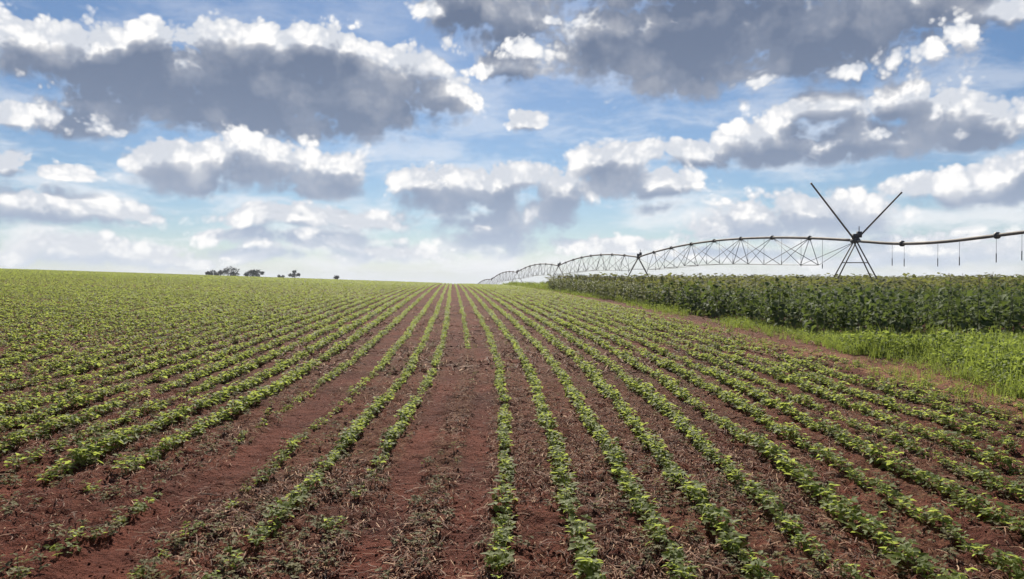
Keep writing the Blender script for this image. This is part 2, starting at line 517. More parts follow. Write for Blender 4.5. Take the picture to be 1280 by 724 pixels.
# ------------------------------------------------------------------ ground
def build_ground():
    rad = [0.4]
    while rad[-1] < 1500:
        r = rad[-1]
        rad.append(r * (1.06 if r < 3.3 else 1.0048 if r < 12 else 1.010 if r < 60 else 1.03 if r < 400 else 1.08))
    rad = np.array(rad)
    inner = np.linspace(-.68, .68, 290)
    outer = np.linspace(.68, 2 * math.pi - .68, 60)[1:-1]
    ang = np.concatenate([inner, outer])
    A, Rr = np.meshgrid(ang, rad)
    X = Rr * np.sin(A); Y = Rr * np.cos(A)
    Z = height(X, Y)
    nr, na = A.shape
    idx = np.arange(nr * na).reshape(nr, na)
    nx = np.roll(idx, -1, axis=1)
    F = np.stack([idx[:-1], idx[1:], nx[1:], nx[:-1]], -1).reshape(-1, 4)
    V = np.stack([X, Y, Z], -1).reshape(-1, 3)
    V = np.vstack([V, [[0, 0, float(height(0., 0.))]]])
    Fc = np.stack([np.full(na, nr * na), idx[0], nx[0]], -1)
    me = mesh_from('ground', V, [F[:, ::-1], Fc[:, ::-1]], True, [M_SOIL])
    s = V[:, 0] - sway(V[:, 1])
    l = (1 - track(s, V[:, 1])) * (.35 + .65 * sm(fbm(V[:, 0] * .6, V[:, 1] * .4, 3, 31), .3, .6))
    l = l * (1 - .8 * sm(-s, 1.9, 2.6) * (1 - sm(V[:, 1], 6, 9)))
    yy = V[:, 1]
    dry = sm(s, 5.9, 6.2) * (1 - sm(s, 6.9, 7.3)) * sm(yy, 6, 9) * (1 - .6 * sm(yy, 14, 20))
    l = l * (1 - .85 * dry)
    a = me.attributes.new('dry', 'FLOAT', 'POINT')
    a.data.foreach_set('value', dry.astype(np.float32))
    a = me.attributes.new('litter', 'FLOAT', 'POINT')
    a.data.foreach_set('value', l.astype(np.float32))
    return tag(link('ground', me), kind='structure')
build_ground()

# ------------------------------------------------------------------ bean leaves and plants
def leaflet(l, w, rng, detail=True):
    d = rng.uniform(.1, .3) * l
    if detail:
        V = np.array([(0, 0, 0), (.38 * l, w * .5, .10 * w), (.42 * l, 0, -.06 * w), (.38 * l, -w * .5, .10 * w),
                      (.75 * l, w * .3, -.3 * d), (.75 * l, -w * .3, -.3 * d), (l, 0, -d)])
        F = np.array([(0, 2, 1), (0, 3, 2), (1, 2, 4), (2, 3, 5), (2, 6, 4), (2, 5, 6)])
    else:
        V = np.array([(0, 0, 0), (.45 * l, w * .5, .08 * w), (.45 * l, -w * .5, .08 * w), (l, 0, -d)])
        F = np.array([(0, 3, 1), (0, 2, 3)])
    return V, F

def xform(V, yaw, pitch, roll, off):
    R = (Matrix.Rotation(yaw, 3, 'Z') @ Matrix.Rotation(-pitch, 3, 'Y') @ Matrix.Rotation(roll, 3, 'X'))
    return V @ np.array(R).T + np.array(off)

def trifoliate(rng, detail=True):
    """petiole along +X rising, three leaflets at its end"""
    L = rng.uniform(.035, .075); th = rng.uniform(.5, 1.15)
    end = np.array((L * math.cos(th), 0, L * math.sin(th)))
    parts = []
    pv = np.array([(0, -.0015, 0), (0, .0015, 0), (*(end + (0, .001, 0)),), (*(end - (0, .001, 0)),)])
    parts.append((pv, np.array([(0, 1, 2), (0, 2, 3)])))
    for a in (0, 1.35, -1.35):
        l = rng.uniform(.048, .068); w = l * rng.uniform(.62, .78)
        V, F = leaflet(l, w, rng, detail)
        parts.append((xform(V, a + rng.uniform(-.2, .2), rng.uniform(-.35, .55), rng.uniform(-.5, .5), end), F))
    V, F = join(parts)
    return V, tri(F)

def leaf_places(rng, n):
    h = rng.uniform(.07, .12); out = []; y0 = rng.uniform(0, 6.28)
    for i in range(n):
        f = (i + .6) / n
        out.append((y0 + i * 2.4 + rng.uniform(-.4, .4), (0, 0, h * f), rng.uniform(.8, 1.15) * (1.05 - .3 * f)))
    return h, out

def stem_geo(h):
    return tube([(0, 0, -.02), (.004, .003, h * .5), (0, 0, h + .01)], [.004, .0035, .002], 4)

def bean_template(rng, n, detail):
    h, pl = leaf_places(rng, n)
    parts = []
    V, F = stem_geo(h); parts.append((V, tri(F)))
    for yaw, off, s in pl:
        V, F = trifoliate(rng, detail)
        parts.append((xform(V * s, yaw, 0, 0, off), F))
    V, F = join(parts)
    return V, tri(F)

def clump_template(rng, n, w=.12, h=.17, size=(.05, .08), wild=1.0):
    """loose leaf clump for the distance"""
    parts = []
    for i in range(n):
        l = rng.uniform(*size) * 1.25
        V, F = leaflet(l, l * .75, rng, False)
        a = rng.uniform(0, 6.28); r = w * math.sqrt(rng.uniform(0, 1))
        parts.append((xform(V, rng.uniform(0, 6.28), rng.uniform(-.6, .9) * wild, rng.uniform(-.7, .7) * wild,
                            (r * math.cos(a), r * math.sin(a), h * (.2 + .8 * rng.uniform(0, 1) ** .7))), F))
    V, F = join(parts)
    return V, tri(F)

rg = np.random.default_rng(3)
BEAN_HI = [bean_template(rg, k, True) for k in (6, 7, 7, 8, 8, 9)]
BEAN_MID = [clump_template(rg, 16, .045, .12, (.036, .054), .6) for k in range(8)]
BEAN_EASY = [bean_template(rg, k, False) for k in (6, 7, 7, 8, 8, 9)]
BEAN_MID2 = [clump_template(rg, 12, .045, .12, (.040, .060), .5) for k in range(8)]
BEAN_FAR = [clump_template(rg, 8, .06, .12, (.065, .10), .35) for k in range(8)]
BEAN_LOW = [clump_template(rg, 11, .05, .12, (.046, .072), .4) for k in range(8)]
LEAVES = [mesh_from('leaf', *trifoliate(rg, True), False, [M_BEAN]) for k in range(7)]
STEMS = [mesh_from('stem', *stem_geo(h), False, [M_STEM]) for h in (.08, .095, .11)]

def vigour(row, s, x, y):
    """how well the row has come up at a place: 0 bare, 1 full"""
    v = .57 + (1.15 - .75 * sm(y, 9, 20)) * (fbm(x * .9 + row * 7, y * .55, 3, 77) - .36)
    v = v + .30 * sm(y, 10, 26)
    if row == 1: v = v - 1.2 * (1 - sm(y, 14, 18)) - .25
    if row in (4, 5): v = v - .55 * (1 - sm(y, 9, 14))
    if row == 3: v = v - .25 * (1 - sm(y, 7.0, 7.6)) + .45 * np.exp(-((y - 5.9) / .55) ** 2)
    if row == 2: v = v - .30 * (1 - sm(y, 6, 8))
    if row in (6, 7): v = v - .9 * (1 - sm(y, 5.6, 7.2)) + .15
    if row >= 21: v = v - .9 * (1 - sm(y, 5.4, 7.5)) * (1 if row < 26 else .4)
    if row == 0: v = v - .12
    if s > 5.5: v = v - .38 * (1 - sm(y, 26, 40)) + .7 * (fbm(x * .8, y * .35, 2, 93) - .5)
    if 8 <= row < 14: v = v + .12
    return np.clip(v, 0, 1.1)

def in_view(x, y, m=1.06):
    return (np.abs(x) < .66 * m * y + .6) & (y > 1.0)

near_list = []          # (depth, x, y, row)
S_hi, S_mid, S_mid2, S_low, S_far = [], [], [], [], []
for ri, s0 in enumerate(ROWS):
    if s0 > RIGHT_EDGE: continue
    for (y0, y1, step, bucket) in ((2.8, 15, .078, S_hi), (15, 26, .09, S_mid), (26, 42, .115, S_mid2), (42, 78, .23, S_low), (78, 138, .34, S_far)):
        if s0 + sway(y1) < -.70 * y1 * 1.05 - 1: continue
        ys = np.arange(y0, y1, step)
        ys = ys + RNG.uniform(-.4, .4, len(ys)) * step
        wob_ = (fbm(ys * .5, np.full(len(ys), ri * 3.7), 2, 4) - .5) * .10
        xs = s0 + sway(ys) + wob_ + RNG.normal(0, .017, len(ys))
        v = vigour(ri, s0, xs, ys)
        keep = in_view(xs, ys) & (RNG.uniform(0, 1, len(ys)) < np.clip(v * 1.25, 0, 1)) & (v > .08)
        sc = (.50 + .48 * v) * RNG.uniform(.68, 1.25, len(ys)) * ((1.18 if s0 < -3 else 1.0) if s0 < 1.2 else 1 + .18 * sm(ys, 7, 12))
        for x, y, s in zip(xs[keep], ys[keep], sc[keep]): bucket.append((x, y, s, ri))
S_hi, S_mid, S_mid2, S_low, S_far = [np.array(a_) for a_ in (S_hi, S_mid, S_mid2, S_low, S_far)]

def frame_ok(x, y):
    d = (CAM_H - terrain(x, y)) / y
    return (np.abs(x / y) < .635) & (d < .372)
ok = frame_ok(S_hi[:, 0], S_hi[:, 1])
order = np.argsort(np.where(ok, S_hi[:, 1], 1e9))[:290]
single = np.zeros(len(S_hi), bool); single[order] = True

ROW_LABEL = {0: 'in the first row right of the bare central wheel track', 2: 'in the first row left of the bare central wheel track',
             3: 'in the second row left of the bare central wheel track', 4: 'in the patchy third row left of the central wheel track',
             5: 'in the patchy row just past the left wheel track', 6: 'in the lush row just beyond the left wheel track',
             7: 'in the second lush row beyond the left wheel track'}
ORD = ['second', 'third', 'fourth', 'fifth', 'sixth', 'seventh', 'eighth', 'ninth', 'tenth', 'eleventh', 'twelfth', 'thirteenth']
for k in range(12): ROW_LABEL[8 + k] = 'in the %s row right of the bare central wheel track' % ORD[k]
for k in range(9): ROW_LABEL[21 + k] = 'in the %s row beyond the left wheel track' % ORD[k + 1]

seen = {}
for i in order:
    x, y, s, ri = S_hi[i]; ri = int(ri)
    e = link('bean_plant', None, None, (x, y, float(height(x, y)) - .004), (random.uniform(-.12, .12), random.uniform(-.12, .12), random.uniform(0, 6.28)), float(s))
    e.empty_display_size = .05
    where = ROW_LABEL.get(ri, 'in one of the outer rows')
    seen[ri] = seen.get(ri, 0) + 1
    what = ('nearest young bean plant ', 'second nearest young bean plant ', 'third nearest young bean plant ')[seen[ri] - 1] if seen[ri] < 4 else 'young green bean plant '
    where2 = where.replace('bare central', 'central') if seen[ri] < 4 else where
    tag(e, what + where2, 'bean plant', 'bean plants ' + where)
    r = np.random.default_rng(int(i) + 500)
    h, pl = leaf_places(r, int(r.integers(6, 9)))
    link('stem', STEMS[int(r.integers(0, 3))], e)
    for yaw, off, sl in pl:
        link('leaf', LEAVES[int(r.integers(0, len(LEAVES)))], e, off, (r.uniform(-.2, .2), r.uniform(-.2, .2), yaw), float(sl))

sc_b = Scatter()
far_ = S_hi[:, 1] > 8.5
for arr, temps in ((S_hi[~single & ~far_], BEAN_HI), (S_hi[~single & far_], BEAN_EASY), (S_mid, BEAN_MID), (S_mid2, BEAN_MID2), (S_low, BEAN_LOW), (S_far, BEAN_FAR)):
    n_ = len(arr)
    p = np.stack([arr[:, 0], arr[:, 1], height(arr[:, 0], arr[:, 1]) - .004], -1)
    sc_b.spread(temps, p, RNG.uniform(0, 6.28, n_), RNG.uniform(-.15, .15, n_), arr[:, 2])
tag(sc_b.build('bean_crop', M_BEAN), 'rows of low green bean plants running to the crest of the field', 'bean crop', kind='stuff')

# ------------------------------------------------------------------ ground litter, clods and seedlings between the rows
def rows_pos(n, ymin, ymax, power=1.0, margin=1.1):
    """random places in view, denser near the camera"""
    u = RNG.uniform(0, 1, n)
    y = ymin * (ymax / ymin) ** (u ** power)
    x = RNG.uniform(-1, 1, n) * (.66 * margin * y + .4)
    return x, y

def strip_template(rng):
    L = rng.uniform(.03, .12); w = rng.uniform(.0014, .0036)
    n = 3; k = rng.uniform(-14, 14); lift = rng.uniform(0, .045)
    V, F = [], []
    a = 0; p = np.array((0., 0.))
    for i in range(n):
        t = i / (n - 1)
        d = np.array((math.cos(a), math.sin(a))); q = np.array((-d[1], d[0]))
        z = .004 + lift * math.sin(t * 3.0)
        V += [(*(p + q * w), z), (*(p - q * w), z + .002)]
        p = p + d * L / (n - 1); a += k * L / (n - 1)
    for i in range(n - 1):
        F += [(2 * i, 2 * i + 1, 2 * i + 3), (2 * i, 2 * i + 3, 2 * i + 2)]
    return np.array(V), np.array(F)

def shred_template(rng):
    """crumpled dead leaf"""
    V, F = leaflet(rng.uniform(.02, .04), rng.uniform(.006, .015), rng, True)
    V[:, 2] += np.abs(V[:, 1]) * rng.uniform(.2, 1.2) + .006
    return V, F

STRIPS = [strip_template(rg) for k in range(14)] + [shred_template(rg) for k in range(4)]
S = Scatter()
for n_, a, b, k in ((120000, 3.4, 13, 1.0), (40000, 13, 36, 2.4)):
    x, y = rows_pos(n_, a, b)
    s = x - sway(y)
    dens = (1 - np.where(s > -1.2, .8, .85) * track(s, y)) * sm(fbm(x * 1.3, y * .9, 3, 41), .30, .60) * np.where(s < 7.2, 1, .4)
    dens = dens * (1 - .75 * sm(s, 5.9, 6.3))
    dens = dens * (1 - .8 * sm(-s, 1.9, 2.6) * (1 - sm(y, 6, 9)))
    m = RNG.uniform(0, 1, n_) < dens
    x, y = x[m], y[m]
    S.spread(STRIPS, np.stack([x, y, height(x, y)], -1), RNG.uniform(0, 6.28, len(x)), RNG.uniform(-.6, .6, len(x)), RNG.uniform(.5, 1.25, len(x)) * k)
tag(S.build('crop_residue', M_LITTER), 'dry brown straw and dead stems littered between the bean rows', 'crop residue', kind='stuff')

def clod_template(rng):
    V = np.array([(1, 0, 0), (-1, 0, 0), (0, 1, 0), (0, -1, 0), (0, 0, 1), (0, 0, -1), (.7, .7, .5), (-.7, -.6, .5)], float)
    V = V * rng.uniform(.6, 1.2, (8, 1)) * np.array((1, 1, .7))
    F = np.array([(0, 6, 4), (6, 2, 4), (2, 1, 4), (1, 7, 4), (7, 3, 4), (3, 0, 4), (0, 2, 6), (1, 3, 7), (2, 0, 5), (1, 2, 5), (3, 1, 5), (0, 3, 5)])
    return V, F
CL = [clod_template(rg) for k in range(8)]
S = Scatter()
x, y = rows_pos(12000, 3.4, 14)
sz = .003 + .012 * RNG.uniform(0, 1, len(x)) ** 3
S.spread(CL, np.stack([x, y, height(x, y) + sz * .2], -1), RNG.uniform(0, 6.28, len(x)), RNG.uniform(-.5, .5, len(x)), sz)
tag(S.build('soil_clods', M_CLOD), 'small red earth clods lying all over the bare soil', 'soil clods', kind='stuff')

S = Scatter()                                             # thin seedlings and pale weeds between the rows
x, y = rows_pos(5200, 3.6, 34)
s = x - sway(y)
m = (RNG.uniform(0, 1, len(x)) < (1 - track(s)) * np.maximum(sm(fbm(x * .7, y * .5, 3, 55), .38, .60), .8 * (s < -3.4))) & (s < 7)
x, y = x[m], y[m]
SEED = [bean_template(rg, k, False) for k in (3, 3, 4, 5)]
S.spread(SEED, np.stack([x, y, height(x, y)], -1), RNG.uniform(0, 6.28, len(x)), RNG.uniform(-.3, .3, len(x)), RNG.uniform(.35, .75, len(x)))
M_SEED = leaf_material('seedling_leaf', (.10, .095, .045), (.22, .20, .11), (.24, .23, .10), .35, .7, .2, (.24, .19, .09))
tag(S.build('seedlings', M_SEED), 'thin pale weed seedlings scattered between the bean rows', 'seedlings', kind='stuff')

# ------------------------------------------------------------------ weeds along the edge of the bean field
def blade_template(rng, n=12, h=.42):
    parts = []
    for i in range(n):
        a = rng.uniform(0, 6.28); L = h * rng.uniform(.6, 1.15); w = rng.uniform(.005, .011); lean = rng.uniform(.1, .6)
        d = np.array((math.cos(a), math.sin(a))); q = np.array((-d[1], d[0])); b = rng.normal(0, .05, 2)
        V = []
        for t in (0, .5, 1):
            o = b + d * L * lean * t * t
            z = L * (t - .25 * lean * t * t)
            ww = w * (1 - .85 * t)
            V += [(*(o + q * ww), z), (*(o - q * ww), z)]
        parts.append((np.array(V), np.array([(0, 1, 3), (0, 3, 2), (2, 3, 5), (2, 5, 4)])))
    V, F = join(parts); return V, tri(F)

BUSH = [clump_template(rg, 13, .18, .32, (.035, .06)) for k in range(6)]
BLADE = [blade_template(rg) for k in range(6)]
S = Scatter()
px, py, ps = [], [], []
# lush patch beside the track, in front of the tall crop
n_ = 5000
y = RNG.uniform(10.2, 19.6, n_); s = RNG.uniform(6.9, 16, n_)
x = s + sway(y)
edge = 7.1 + 1.1 * (fbm(y * .8, y * 0 + 3, 3, 8) - .5) + .25 * sm(y, 15, 19)
m = (s > edge) & (x < .72 * y + 1.2)
px.append(x[m]); py.append(y[m]); ps.append((.42 + .62 * sm(s[m] - edge[m], 0, .8)) * RNG.uniform(.7, 1.2, m.sum()) * (1 - .55 * sm(y[m], 15.5, 19)))
# strip at the foot of the tall crop and on to the crest
n_ = 3800
y = 17 * (130 / 17) ** RNG.uniform(0, 1, n_); s = RNG.uniform(7.0, 8.6, n_)
x = s + sway(y)
d_ = sm(fbm(x * .8, y * .3, 3, 61), .30, .52) * sm(s, 7.0, 7.6)
m = RNG.uniform(0, 1, n_) < np.maximum(d_, sm(y, 45, 65))
px.append(x[m]); py.append(y[m]); ps.append((.28 + .34 * sm(s[m], 6.9, 8)) * RNG.uniform(.7, 1.3, m.sum()) * (1 + .4 * sm(y[m], 60, 90)))
# grassy ground beyond, where the tall crop stops
n_ = 2600
y = RNG.uniform(70, 150, n_); x = RNG.uniform(-2, 30, n_)
m = (x > 7.5 + sway(y)) & (x < (y - 75) * .22 + 6)
px.append(x[m]); py.append(y[m]); ps.append(RNG.uniform(.8, 1.5, m.sum()))
y = 9 * (30 / 9) ** RNG.uniform(0, 1, 420); s = RNG.uniform(5.8, 7.2, 420); x = s + sway(y)
m = fbm(x * .9, y * .5, 3, 23) > .5
px.append(x[m]); py.append(y[m]); ps.append(RNG.uniform(.2, .4, m.sum()))
x = np.concatenate(px); y = np.concatenate(py); q = np.concatenate(ps)
q = q * (.22 + 1.65 * fbm(x * 1.1, y * 1.1, 3, 88))
S.spread(BUSH, np.stack([x, y, height(x, y) - .02], -1), RNG.uniform(0, 6.28, len(x)), RNG.uniform(-.2, .2, len(x)), q)
k = RNG.integers(0, len(x), int(len(x) * .95))
x2 = x[k] + RNG.normal(0, .15, len(k)); y2 = y[k] + RNG.normal(0, .15, len(k))
S.spread(BLADE, np.stack([x2, y2, height(x2, y2) - .01], -1), RNG.uniform(0, 6.28, len(k)), RNG.uniform(-.25, .25, len(k)), q[k] * RNG.uniform(.7, 1.1, len(k)))
tag(S.build('weeds', M_WEED), 'bright green weeds and grass between the bean field and the tall crop', 'weeds', kind='stuff')

# ------------------------------------------------------------------ tall crop on the right
def crop_edge(y):
    """left edge of the tall crop"""
    y = np.asarray(y, float)
    e = 8.25 - .5 * sm(y, 26, 45) + sway(y) + .9 * (fbm(y * .35, y * 0 + 5.5, 3, 19) - .5)
    return np.where(y > 72, np.maximum(e, 3.2 + (y - 72) * .23), e)

def tall_leaf(rng):
    """broad leaf on a petiole, along +X"""
    L = rng.uniform(.10, .18); l = rng.uniform(.14, .25); w = l * rng.uniform(.75, .95)
    th = rng.uniform(.2, .8)
    end = np.array((L * math.cos(th), 0, L * math.sin(th)))
    pv = np.array([(0, -.004, 0), (0, .004, 0), (*(end + (0, .003, 0)),), (*(end - (0, .003, 0)),)])
    d = rng.uniform(.15, .5) * l
    V = np.array([(0, 0, 0), (.05 * l, w * .38, .05 * w), (.5 * l, w * .5, .02), (.5 * l, 0, -.15 * d), (.5 * l, -w * .5, .02), (.05 * l, -w * .38, .05 * w),
                  (.85 * l, w * .22, -.6 * d), (.85 * l, -w * .22, -.6 * d), (l, 0, -d)])
    F = np.array([(0, 3, 1), (1, 3, 2), (0, 5, 3), (5, 4, 3), (2, 3, 6), (3, 4, 7), (3, 8, 6), (3, 7, 8)])
    V, F = join([(pv, np.array([(0, 1, 2), (0, 2, 3)])), (xform(V, 0, rng.uniform(-.7, .2), rng.uniform(-.4, .4), end), F)])
    return V, tri(F)

def tall_places(rng, n, h=1.2):
    out = []; y0 = rng.uniform(0, 6.28)
    for i in range(n):
        f = .05 + .95 * (i + .5) / n
        out.append((y0 + i * 2.4 + rng.uniform(-.5, .5), (0, 0, h * f), rng.uniform(.8, 1.15) * (1.1 - .35 * f)))
    return out
def tall_stem(h=1.2):
    return tube([(0, 0, -.05), (.01, 0, .4), (0, .012, .8), (.005, 0, h)], [.013, .011, .008, .004], 5)

TALL_LEAVES = [mesh_from('leaf', *tall_leaf(rg), False, [M_TALL]) for k in range(7)]
TALL_STEM = mesh_from('stem', *tall_stem(), True, [M_STALK])

def tall_template(rng, n):
    parts = []
    for yaw, off, s in tall_places(rng, n):
        V, F = tall_leaf(rng); parts.append((xform(V * s, yaw, 0, 0, off), F))
    V, F = tall_stem(); parts.append((V, tri(F)))
    V, F = join(parts); return V, tri(F)

def corn_leaf(rng):
    L = rng.uniform(.5, .75); w = rng.uniform(.028, .042); up = rng.uniform(.7, 1.1)
    V, F = [], []
    n = 5
    for i in range(n):
        t = i / (n - 1)
        xx = L * t * (1 - .18 * t); z = L * (up * t - (up + .25) * t * t)
        ww = w * math.sin(math.pi * min(1, .22 + .78 * t)) + .002
        V += [(xx, ww, z + .4 * ww), (xx, 0, z), (xx, -ww, z + .4 * ww)]
    for i in range(n - 1):
        a = 3 * i
        F += [(a, a + 1, a + 4), (a, a + 4, a + 3), (a + 1, a + 2, a + 5), (a + 1, a + 5, a + 4)]
    return np.array(V), np.array(F)
CORN_LEAVES = [mesh_from('leaf', *corn_leaf(rg), False, [M_CORN]) for k in range(6)]
def corn_stalk(h=1.35):
    return tube([(0, 0, -.05), (.008, 0, .6), (0, .01, h)], [.016, .013, .006], 5)
CORN_STALK = mesh_from('stalk', *corn_stalk(), True, [M_STALK])
def tassel_geo(rng):
    parts = [tube([(0, 0, -.03), (0, 0, .26)], [.006, .003], 4)]
    for i in range(6):
        a = rng.uniform(0, 6.28); l = rng.uniform(.12, .2)
        parts.append(tube([(0, 0, .02 + .02 * i), (l * .45 * math.cos(a), l * .45 * math.sin(a), .02 + .02 * i + l * .75),
                           (l * .8 * math.cos(a), l * .8 * math.sin(a), .02 + .02 * i + l * .8)], [.005, .005, .002], 3))
    return join(parts)
TASSELS = [mesh_from('tassel', *tassel_geo(rg), False, [M_TASSEL]) for k in range(3)]

def corn_places(rng, n, h=1.3):
    y0 = rng.uniform(0, 3.14)
    return [(y0 + (i % 2) * math.pi + rng.uniform(-.5, .5), (0, 0, h * (.12 + .8 * i / n)), rng.uniform(.75, 1.05)) for i in range(n)]
def corn_template(rng, n=8):
    parts = []
    for yaw, off, s in corn_places(rng, n):
        V, F = corn_leaf(rng); parts.append((xform(V * s, yaw, 0, 0, off), F))
    V, F = corn_stalk(); parts.append((V, tri(F)))
    V, F = tassel_geo(rng); parts.append((V + np.array((0, 0, 1.33)), tri(F)))
    V, F = join(parts); return V, tri(F)

def corn_plant(x, y, s, label, group, r):
    e = link('corn_plant', None, None, (x, y, float(height(x, y))), (r.uniform(-.06, .06), r.uniform(-.06, .06), r.uniform(0, 6.28)), float(s))
    tag(e, label, 'corn plant', group)
    link('stalk', CORN_STALK, e)
    for yaw, off, sl in corn_places(r, 8): link('leaf', CORN_LEAVES[int(r.integers(0, 6))], e, off, (0, 0, yaw), float(sl))
    link('tassel', TASSELS[int(r.integers(0, 3))], e, (0, 0, 1.33), (r.uniform(-.2, .2), 0, r.uniform(0, 6)))
    return e

def tall_plant(x, y, s, label, group, r):
    e = link('tall_crop_plant', None, None, (x, y, float(height(x, y))), (r.uniform(-.1, .1), r.uniform(-.1, .1), r.uniform(0, 6.28)), float(s))
    tag(e, label, 'crop plant', group)
    link('stem', TALL_STEM, e)
    for yaw, off, sl in tall_places(r, int(r.integers(15, 20))):
        link('leaf', TALL_LEAVES[int(r.integers(0, 7))], e, off, (r.uniform(-.25, .25), r.uniform(-.25, .25), yaw), float(sl))
    return e

r = np.random.default_rng(91)
front_corner = 19.6
front = []
for x in np.arange(float(crop_edge(front_corner)), 13.6, .26):          # edge that faces the camera
    front.append((x + r.uniform(-.06, .06), front_corner + r.uniform(-.15, .15), 0))
    if r.uniform() < .6: front.append((x + r.uniform(-.1, .1), front_corner + .5 + r.uniform(-.15, .15), 0))
for y in np.arange(20.0, 36, .32):                                      # edge along the bean field
    front.append((float(crop_edge(y)) + r.uniform(-.1, .1), y + r.uniform(-.1, .1), 1))
for (x, y, kind) in front:
    tall_ = .62 + .75 * float(fbm(np.array([x * .7]), np.array([y * .7]), 2, 14)[0])
    lab = ('dark leafy waist-high crop plant in the front rank behind the bright weeds' if kind == 0
           else 'dark leafy waist-high crop plant along the edge facing the bean rows')
    tall_plant(x, y, tall_ * r.uniform(.55, 1.0), lab, 'tall crop plants facing the weeds' if kind == 0 else 'tall crop plants edging the bean field', r)
for y in np.arange(36.3, 74, .62):
    corn_plant(float(crop_edge(y)) + r.uniform(-.12, .12), y + r.uniform(-.15, .15), r.uniform(.72, .92),
               'green corn plant in the receding far end of the tall crop edge', 'corn plants edging the far crop', r)
for px_, y, s in ((1190, 26, .98), (1201, 27, .95), (1222, 25, .93), (1243, 24.5, 1.0)):
    corn_plant((px_ - 640) / 1000 * y, y, s * 1.02, 'lone corn stalk poking above the tall crop at far right', 'lone corn stalks above the tall crop', r)

S = Scatter(); SC = Scatter(); SF = Scatter()
TALL = [tall_template(rg, 16) for k in range(6)]
TALL_TOP = [clump_template(rg, 17, .30, 1.22, (.12, .20)) for k in range(6)]
CORN = [corn_template(rg) for k in range(5)]
def crop_pts(ya, yb, step):
    ys = np.arange(ya, yb, step); out = []
    for yy in ys:
        xs = np.arange(float(crop_edge(yy)) + .28, .70 * yy + 2.5, step)
        out.append(np.stack([xs + RNG.uniform(-.4, .4, len(xs)) * step, np.full(len(xs), yy) + RNG.uniform(-.4, .4, len(xs)) * step], -1))
    return np.concatenate(out)
for (ya, yb, step, temps, sc_) in ((20.1, 34, .42, TALL, .93), (34, 64, .62, TALL_TOP, 1.0), (64, 150, 1.25, TALL_TOP, 1.06)):
    p = crop_pts(ya, yb, step); k = len(p)
    big = sc_ * .80 * RNG.uniform(.68, 1.2, k) * (.62 + .75 * fbm(p[:, 0] * .7, p[:, 1] * .7, 2, 14))
    q = np.stack([p[:, 0], p[:, 1], height(p[:, 0], p[:, 1])], -1)
    R = rotz(RNG.uniform(0, 6.28, k))
    wide = {.42: 1.0, .62: 1.25, 1.25: 2.3}[step]
    pick = RNG.integers(0, len(temps), k)
    for i, (V, F) in enumerate(temps):
        mm = pick == i
        (S if step < .5 else SF).add(V, F, q[mm], R[mm], np.stack([big[mm] * wide, big[mm] * wide, big[mm]], -1))
for ya, yb, n_ in ((36, 76, 420), (24, 60, 130)):
    y = RNG.uniform(ya, yb, n_); x = crop_edge(y) + (RNG.uniform(.2, 3.0, n_) if n_ > 200 else RNG.uniform(1, 26, n_))
    SC.spread(CORN, np.stack([x, y, height(x, y)], -1), RNG.uniform(0, 6.28, n_), RNG.uniform(-.06, .06, n_), RNG.uniform(.62, .9, n_))
tag(S.build('tall_crop', M_TALL), 'dense dark green crop just behind its front rank of plants', 'tall crop', kind='stuff')
tag(SF.build('far_crop', M_CANOPY), 'olive green crop canopy stretching back under the irrigation machine', 'far crop', kind='stuff')
tag(SC.build('corn_stand', M_CORN), 'corn growing among the tall crop behind its edge', 'corn', kind='stuff')

# ------------------------------------------------------------------ irrigation machine
LINE_X, LINE_Y, LINE_S = 24.0, 56.0, .158
def line_x(y): return LINE_X - LINE_S * (y - LINE_Y)
TOWER_Y = [8, 56, 104, 152, 200, 248, 296]
PIPE_H = 3.75
LD = Vector((-LINE_S, 1, 0)).normalized()       # along the machine
LP = Vector((1, LINE_S, 0)).normalized()        # across it, the way it travels

pivot = link('irrigation_machine', None, None, (line_x(56), 56, float(terrain(line_x(56), 56))))
pivot.empty_display_size = 1
tag(pivot, 'long arched centre pivot irrigation machine on steel towers above the tall crop', 'irrigation machine')
P0 = Vector(pivot.location)

def part(name, parts, mat, parent=pivot, smooth=False):
    V, F = join(parts)
    org = P0
    me = mesh_from(name, V - np.array(org), F, smooth, [mat])
    return link(name, me, parent)

def base(y):
    x = line_x(y); return Vector((x, y, float(terrain(x, y))))
def top(y):
    return base(y) + Vector((0, 0, PIPE_H))

